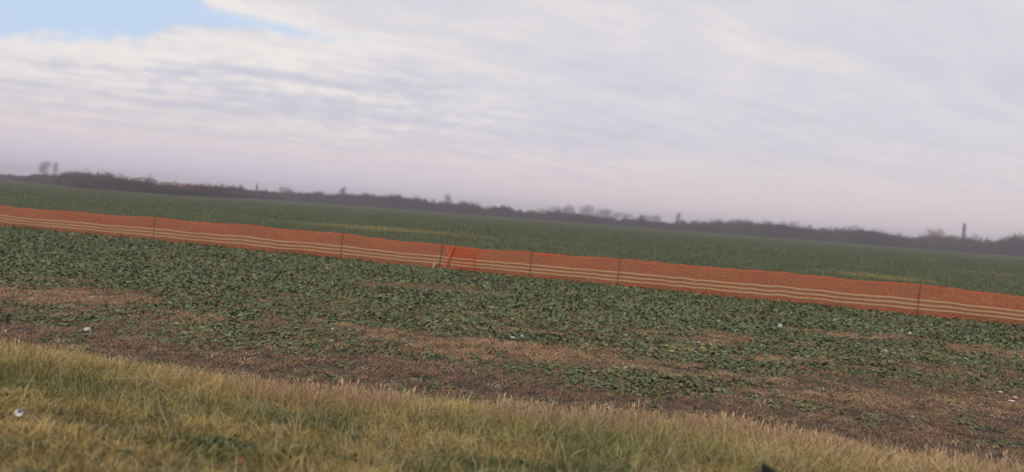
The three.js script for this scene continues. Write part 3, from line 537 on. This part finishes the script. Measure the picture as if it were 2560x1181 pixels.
function tree(name, label, category, x, z, h, rad, kind, m, seed, group, density = 1) {
  const g = thing(name, label, category, [x, height(x, z), z], 0, group), r = rng(seed), T = new Tri();
  const base = kind === 'grove' ? h * 0.04 : kind === 'column' ? h * 0.06 : kind === 'conifer' ? h * 0.05 : kind === 'bush' ? 0.2 : h * 0.22;
  mesh('trunk', limbGeo(r, h * (kind === 'conifer' ? 1.08 : 0.95), base + h * 0.1, kind === 'conifer' || kind === 'column' ? rad * 0.4 : rad * 0.7), barkMat, g);
  const lobes = [...Array(13)].map((_, i) => { const a = r() * 6.28, k = Math.sqrt(r()) * 0.66; return [Math.cos(a) * k, (i + r()) / 13, Math.sin(a) * k, 0.34 + r() * 0.22]; });
  const place = (q) => {
    if (kind === 'conifer') { const s = Math.pow(q(), 1.6), a = q() * 6.28, k = rad * (1 - s) * (0.45 + 0.55 * q()) * (0.85 + 0.15 * Math.sin(s * 40)); return [Math.cos(a) * k, base + (h - base) * s, Math.sin(a) * k]; }
    if (kind === 'column') { const s = q(), a = q() * 6.28, k = rad * Math.sqrt(q()) * Math.sin(Math.PI * (0.12 + 0.83 * s)) ** 0.6; return [Math.cos(a) * k, base + (h - base) * s * 0.96, Math.sin(a) * k]; }
    const L = lobes[Math.floor(q() * 13)], a = q() * 6.28, c = q() * 2 - 1, k = L[3] * Math.cbrt(q()), s = Math.sqrt(1 - c * c);
    return [(L[0] + Math.cos(a) * s * k) * rad, base + (h - base) * clamp(0.08 + 0.8 * L[1] * (1 - 0.45 * (L[0] ** 2 + L[2] ** 2)) + c * k * 0.45, 0, 0.94), (L[2] + Math.sin(a) * s * k) * rad];
  };
  const solid = kind === 'conifer' ? 1.5 : 1;
  twigCloud(T, r, Math.round(1150 * density * solid), place, h * (kind === 'conifer' ? 0.05 : 0.075), h * 0.0075 * solid, kind === 'conifer' ? 2 : kind === 'column' ? 0.35 : 0.75);
  mesh('crown', T.geo(), m, g); return g;
}
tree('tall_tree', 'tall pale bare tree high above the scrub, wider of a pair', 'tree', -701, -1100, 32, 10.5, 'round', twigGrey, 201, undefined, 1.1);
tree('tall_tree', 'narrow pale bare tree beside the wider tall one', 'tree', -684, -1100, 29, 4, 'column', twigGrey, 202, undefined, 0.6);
tree('bare_tree', 'small bare tree poking above the dark thicket in front of the houses', 'tree', -202, -350, 8.6, 1.6, 'round', twigBrown, 203, undefined, 0.4);
tree('conifer', 'pointed dark conifer rising alone above the scrub', 'conifer', -279, -800, 15.5, 3.4, 'conifer', needle, 204);
tree('round_tree', 'round brown tree on the scrub line not far from the conifer', 'tree', -216, -700, 14, 8, 'grove', twigBrown, 205, undefined, 1.5);
tree('round_tree', 'small low tree between the conifer and the round brown tree', 'tree', -246, -720, 9.3, 6, 'round', twigGrey, 206);
tree('pale_tree', 'faint pale oval tree standing behind the reddish scrub', 'tree', -231, -1000, 24, 7, 'round', twigGrey, 207, undefined, 1);
for (const [x, h, s] of [[-118, 10.6, 1], [-108, 10.9, 2], [-101, 10.3, 3]]) tree('rusty_bush', 'small rust brown tree poking out of the reddish scrub', 'tree', x, -575, h, 1.7, 'round', rust, 210 + s, 'rust brown treelets in the scrub', 0.5);
tree('pale_tree', 'faint pale spreading tree above a darker low tree', 'tree', -82, -900, 22, 9, 'round', twigGrey, 214, undefined, 0.9);
tree('round_tree', 'low dark tree at the foot of the faint spreading tree', 'tree', -96, -880, 15, 5.5, 'round', twigGrey, 215);
tree('bare_tree', 'small dark bush on the scrub line at the end of the yellowish scrub', 'tree', -34.5, -600, 11.2, 1.8, 'round', twigBrown, 216, undefined, 0.5);
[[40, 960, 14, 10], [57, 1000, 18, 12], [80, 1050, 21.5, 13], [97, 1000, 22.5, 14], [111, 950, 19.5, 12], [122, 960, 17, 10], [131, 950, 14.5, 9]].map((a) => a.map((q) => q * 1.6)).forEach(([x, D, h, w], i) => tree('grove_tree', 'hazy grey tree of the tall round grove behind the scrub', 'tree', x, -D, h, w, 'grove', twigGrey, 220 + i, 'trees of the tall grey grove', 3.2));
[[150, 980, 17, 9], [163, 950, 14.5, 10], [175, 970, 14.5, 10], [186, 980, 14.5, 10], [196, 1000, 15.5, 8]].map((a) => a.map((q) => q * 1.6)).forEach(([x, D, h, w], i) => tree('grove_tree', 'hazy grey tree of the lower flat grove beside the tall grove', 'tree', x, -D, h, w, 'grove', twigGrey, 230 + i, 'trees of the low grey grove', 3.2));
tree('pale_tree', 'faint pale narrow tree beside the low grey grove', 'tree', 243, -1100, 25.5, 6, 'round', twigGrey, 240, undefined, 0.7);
tree('round_tree', 'dark low tree at the foot of the faint narrow tree', 'tree', 203, -900, 13, 8, 'round', twigBrown, 241);
tree('square_tree', 'dense grey flat topped tree standing clear of the scrub', 'tree', 271, -900, 18.5, 10.5, 'grove', mat(0.07, 0.078, 0.078, 1), 242, undefined, 3);
tree('yellow_bush', 'rounded yellowish olive tree at the front of the scrub', 'tree', 166, -503, 10.2, 6, 'bush', olive, 243, undefined, 1.8);
tree('round_tree', 'rounded grey tree rising over the tallest scrub', 'tree', 369, -650, 18.5, 11, 'grove', twigGrey, 244, undefined, 1.8);
tree('poplar', 'thin columnar poplar standing straight above the scrub', 'poplar', 365, -600, 23, 1.5, 'column', twigGrey, 245, undefined, 0.55);

// houses half hidden behind the scrub
function house(label, x, z, w, d, h, roofH, turn, wallCol, roofCol) {
  const g = thing('house', label, 'house', [x, height(x, z), z], turn);
  mesh('wall', new THREE.BoxGeometry(w, h, d).translate(0, h / 2, 0), mat(...wallCol, 0.9), g);
  const s = new THREE.Shape(); s.moveTo(-d / 2 - 0.5, 0); s.lineTo(0, roofH); s.lineTo(d / 2 + 0.5, 0); s.lineTo(d / 2 + 0.5, 0.2); s.lineTo(0, roofH + 0.25); s.lineTo(-d / 2 - 0.5, 0.2);
  mesh('roof', new THREE.ExtrudeGeometry(s, { depth: w + 0.8, bevelEnabled: false }).rotateY(Math.PI / 2).translate(-w / 2 - 0.4, h, 0), mat(...roofCol, 0.85), g);
  for (const e of [-1, 1]) { const T = new Tri(); T.tri([e * w / 2, h, -d / 2], [e * w / 2, h, d / 2], [e * w / 2, h + roofH, 0]); mesh('gable', T.geo(), mat(...wallCol, 0.9), g); }
  const ch = mesh('chimney', new THREE.BoxGeometry(0.6, 1.6, 0.6).translate(w * 0.22, h + roofH * 0.9 + 0.4, -d * 0.1), mat(0.3, 0.15, 0.1, 0.9), g);
  for (let i = 0; i < 3; i++) for (const y of h > 4 ? [1.6, 4.2] : [1.6]) { const wi = mesh('window', new THREE.BoxGeometry(1.1, 1.3, 0.06).translate((i - 1) * w * 0.3, y, d / 2 + 0.02), mat(0.05, 0.055, 0.06, 0.15), g); wi.userData.kind = undefined; delete wi.userData.kind; }
}
house('white house with a grey roof showing above the thicket', -258, -520, 9, 8, 7.3, 1.5, 1.35, [0.8, 0.78, 0.74], [0.2, 0.19, 0.2]);
house('pinkish house beside the white house above the thicket', -268, -528, 7, 7, 7.0, 1.5, 1.2, [0.72, 0.56, 0.52], [0.24, 0.16, 0.14]);
house('long cream house with low roof behind the scrub', -247, -530, 13, 8, 5.7, 1.4, 0.2, [0.62, 0.56, 0.5], [0.27, 0.2, 0.17]);
house('house with a wide brick red roof behind the scrub', -232, -520, 11, 9, 4.9, 1.8, 0.3, [0.66, 0.55, 0.48], [0.34, 0.15, 0.11]);

renderer.render(scene, camera);
